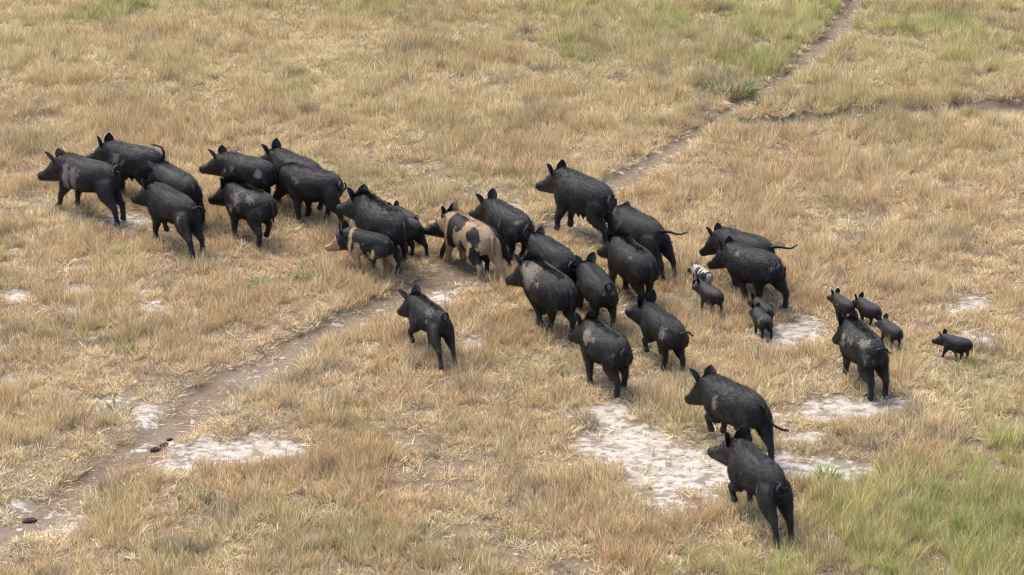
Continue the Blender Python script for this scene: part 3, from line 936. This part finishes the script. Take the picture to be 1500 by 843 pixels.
def f_green(x, y):
    m = np.full(len(x), -1.0)
    for b in [(1430, 810, 230, 95, 1.15), (1300, 740, 120, 50, .75), (1150, 835, 150, 30, .7), (1480, 640, 70, 90, .5), (1440, 560, 60, 60, .35), (1400, 60, 130, 60, .5), (1000, 40, 220, 75, .58), (1130, 40, 90, 90, .72), (1190, 15, 60, 60, .85),
              (560, 5, 80, 26, .9), (165, 20, 45, 16, .8), (330, 8, 120, 14, .5), (1400, 20, 130, 30, .5), (1430, 110, 90, 40, .2), (1240, 95, 100, 40, .15), (1200, 178, 90, 10, .75), (1290, 150, 90, 8, .5), (1100, 180, 40, 10, .7), (1440, 168, 60, 9, .6),
              (640, 640, 120, 60, .1), (460, 800, 220, 50, .35), (160, 745, 40, 14, .6), (540, 210, 200, 50, .1), (1280, 640, 70, 30, .1)]:
        m = np.maximum(m, b[4] * np.clip(.55 + .6 * px_blob(x, y, *b[:4]), -1, 1))
    return m

FOOT = []
for k, p in POSE.items():
    FOOT.append((p[0], p[1], math.cos(p[2]), math.sin(p[2]), p[3]))

def under_pigs(x, y):
    """1 where a body stands over the ground"""
    m = np.zeros(len(x))
    for (px, py, cx, sx, S) in FOOT:
        lx, ly = ((x - px) * cx + (y - py) * sx) / S, (-(x - px) * sx + (y - py) * cx) / S
        m = np.maximum(m, ((lx / .66) ** 2 + (ly / .26) ** 2 < 1) * (2.0 if S < .6 else 1.0))
    return m

STRAW = np.array([(.62, .50, .31), (.58, .44, .27), (.52, .37, .22), (.60, .52, .34), (.46, .34, .23), (.54, .48, .28), (.68, .58, .40)])
def tint_dry(x, y, green):
    n1, n2 = fbm(x, y, 1.6, 201), fbm(x, y, .35, 203, 3)
    far = smooth(33, 38, y)
    t = np.clip((n1 - .5) * 2.2 + (n2 - .5) * 1.4 + .5, 0, 1)[:, None]
    a, b = np.array([.515, .36, .21]), np.array([.675, .55, .35])
    a, b = a * (1 - far[:, None]) + np.array([.51, .39, .215]) * far[:, None], b * (1 - far[:, None]) + np.array([.67, .575, .335]) * far[:, None]
    c = a + (b - a) * t
    c = .55 * c + .45 * STRAW[rng.integers(len(STRAW), size=len(x))]
    gcol = np.array([.36, .34, .17])
    gg = np.clip(green, 0, 1)[:, None]
    c = c * (1 - .65 * gg) + gcol * .65 * gg
    c = c * rng.uniform(.82, 1.15, len(x))[:, None]
    pale_ = (rng.random(len(x)) < .06)[:, None]
    c = np.where(pale_, np.array([.78, .68, .46]), c)
    dead = .6 * smooth(.68, .80, fbm(x, y, .28, 207, 2) + .25 * (fbm(x, y, 1.5, 209, 2) - .5))[:, None]
    c = c * (1 - dead) + dead * c.mean(1)[:, None] * np.array([.52, .45, .38])
    return c

# dry grass
x, y = spread(165)
bare, path, ditch, green = f_bare(x, y), f_path(x, y), f_ditch(x, y), f_green(x, y)
clump = fbm(x, y, .55, 211, 4)
clump2 = fbm(x, y, 2.6, 213, 3)
far = smooth(31, 36, y)
dens = smooth(.22, .46, clump + .25 * (clump2 - .5) + .10 * far)
dens = dens * .6 + .4
dens *= (1 - .965 * smooth(.30, .65, bare)) * (1 - .97 * smooth(.4, .8, path)) * (1 - .9 * smooth(.2, .6, ditch))
up = under_pigs(x, y)
dens *= np.where(up > 1.5, .4, np.where(up > .5, .8, 1))
dens *= 1 - .3 * smooth(.5, 1.0, green)
k = rng.random(len(x)) < dens
x, y, bare, path, clump, green, up, far = (v[k] for v in (x, y, bare, path, clump, green, up, far))
n = len(x)
edge = np.maximum(bare, path)
hgt = (.52 + .66 * smooth(.36, .66, clump)) * (1 - .4 * smooth(.02, .3, edge)) * (1 - .35 * smooth(.4, .8, edge)) * rng.uniform(.75, 1.25, n) * (1 + .15 * far)
hgt = np.where(up > .5, hgt * np.where(up > 1.5, .6, .85), hgt)
tall = rng.random(n) < (.22 + .25 * smooth(.45, .65, clump))
pick = np.where(tall, rng.integers(5, 9, n), rng.integers(0, 5, n))
lie = rng.random(n) < .10
pick = np.where(lie, rng.integers(13, 16, n), pick)
rot = np.stack([rng.normal(0, .14, n), rng.normal(0, .14, n), rng.uniform(0, 6.283, n)], 1)
wid = rng.uniform(.85, 1.3, n)
P = np.stack([x, y, f_height(x, y)], 1)
noisy_green = np.clip(green, 0, 1) + .9 * np.clip(fbm(x, y, 1.1, 221, 4) - .55, 0, 1) * 4
scatter('dry_grass', 'dense straw coloured dry grass covering the ground', P, pick, rot, np.stack([wid, wid, hgt], 1), tint_dry(x, y, np.clip(noisy_green, 0, .9)))

# straw lying about on the bare ground and the path
x, y = spread(110)
bare, path = f_bare(x, y), f_path(x, y)
k = rng.random(len(x)) < .08 + .75 * np.maximum(smooth(.3, .7, path), .6 * smooth(.3, .7, bare)) * smooth(.35, .65, fbm(x, y, .4, 231))
x, y = x[k], y[k]
n = len(x)
s = rng.uniform(.35, .9, n)
scatter('straw_litter', 'broken dry straw lying on the bare ground and path', np.stack([x, y, f_height(x, y) + .012], 1), rng.integers(13, 16, n),
        np.stack([np.zeros(n), np.zeros(n), rng.uniform(0, 6.283, n)], 1), np.stack([s, s, s * .6], 1), tint_dry(x, y, np.zeros(n)) * rng.uniform(.3, .95, n)[:, None])

# long green grass
x, y = spread(110)
green = f_green(x, y) + 1.9 * (fbm(x, y, .8, 241) - .5)
k = (rng.random(len(x)) < .75 * smooth(.15, 1.15, green)) & (f_path(x, y) < .3) & (under_pigs(x, y) < .5)
x, y, green = x[k], y[k], green[k]
n = len(x)
far = smooth(31, 36, y)
s = rng.uniform(.5, 1.0, n) * (.45 + .5 * smooth(.3, 1.0, green))
g1 = fbm(x, y, .9, 251)[:, None]
g1 = np.clip((g1 - .5) * 2 + .5, 0, 1)
tg = np.array([.29, .325, .11]) * g1 + np.array([.52, .46, .25]) * (1 - g1)
tg = tg * rng.uniform(.8, 1.2, n)[:, None]
scatter('green_grass', 'long soft green grass at lower right and along the upper path', np.stack([x, y, f_height(x, y)], 1), rng.integers(9, 13, n),
        np.stack([rng.normal(0, .12, n), rng.normal(0, .12, n), rng.uniform(0, 6.283, n)], 1), np.stack([s, s, s], 1), tg)

# ------------------------------------------------------------------ separate green clumps
LEAF = NT('green_leaf')
LEAF.l(LEAF.mix(1.0, LEAF.attr('shade').outputs['Color'], LEAF.mix(LEAF.noise(LEAF.n('ShaderNodeTexCoord').outputs['Object'], 9), (.8, .8, .8), (1.2, 1.2, 1.2)), 'MULTIPLY'), LEAF.b.inputs['Base Color'])
LEAF.b.inputs['Roughness'].default_value = .6
LEAF = LEAF.m
WEEDS = [(187, 512, .10, .7, 'small bright green weed in dry grass left of the path', 0), (320, 453, .11, .7, 'green weed tuft below the muddy maned pig', 0),
         (446, 407, .10, .8, 'small green weed left of the trotting banded pig', 0), (376, 420, .13, .9, 'taller green weed between two other weeds above the path', 0),
         (175, 372, .12, .7, 'green weed left of the hind hooves of the leaping left pig', 0), (278, 384, .10, .6, 'green weed under the hind hooves of the leaping left pig', 0),
         (490, 596, .13, .8, 'low green weed alone in the grass under the path middle', 1), (285, 738, .16, 1.0, 'olive green clump below the long pale bare patch at left', 1),
         (1068, 134, .38, 1.25, 'large dark green tussock overhanging the upper path', 1), (1118, 158, .14, 1.0, 'small green tuft on the right verge opposite the dark tussock', 1),
         (172, 602, .15, .9, 'flat green tuft on the pale ground beside the path at left', 1), (1212, 702, .10, 1.3, 'upright green sprig on pale ground right of the leaping near pig', 0)]
for i, (u, v, r, hh, lab, dk) in enumerate(WEEDS):
    g = ground_at(u, v)
    cols = [(.17, .27, .05), (.22, .31, .07), (.12, .20, .04)] if not dk else [(.10, .135, .035), (.16, .19, .05), (.065, .09, .025), (.27, .26, .09)]
    V, Fc, Cc = tuft(int(110 + 700 * r * r * (6 if r > .3 else 1)), r, .09 * hh, .25 * hh, .2, 1.1, .005, .25, cols, 700 + i)
    me = mesh_of('green_tuft', V, Fc, False)
    a = me.attributes.new('shade', 'FLOAT_COLOR', 'POINT')
    a.data.foreach_set('color', np.c_[Cc, np.ones(len(Cc))].astype(np.float32).ravel())
    o = new_obj('green_tuft', me, LEAF, label=lab, category='weed', group='green weeds in the dry grass')
    o.location = (g[0], g[1], float(f_height(g[:1], g[1:2])[0]))

# ------------------------------------------------------------------ dung on the path
def dung(u, v, ln, wd, ht, rz, lab, seed):
    bm = bmesh.new()
    r = np.random.default_rng(seed)
    bmesh.ops.create_icosphere(bm, subdivisions=3, radius=1.0)
    ph = r.uniform(0, 6, 6)
    for vt in bm.verts:
        c = vt.co
        f = 1 + .16 * math.sin(5 * c.x + ph[0]) * math.cos(4 * c.y + ph[1]) + .10 * math.sin(9 * c.z + 7 * c.x + ph[2])
        vt.co = Vector((c.x * ln * f, c.y * wd * f, max(c.z, -.35) * ht * f))
    me = bpy.data.meshes.new('dung')
    bm.to_mesh(me)
    bm.free()
    me.polygons.foreach_set('use_smooth', [True] * len(me.polygons))
    o = new_obj('dung', me, DUNG, label=lab, category='dung', group='dung lumps on the path')
    g = ground_at(u, v)
    o.location = (g[0], g[1], float(f_height(g[:1], g[1:2])[0]) + ht * .33)
    o.rotation_euler = (0, 0, rz)

dung(227, 653, .058, .042, .026, .3, 'largest dark dung lump of the row on the path edge', 1)
dung(240, 646, .052, .032, .022, .7, 'middle dark dung lump of the row on the path edge', 2)
dung(248, 638, .032, .025, .018, .2, 'smallest, topmost dung lump of the row on the path edge', 3)
dung(42, 757, .07, .045, .024, .1, 'single dark dung lump at the lower left end of the path', 4)
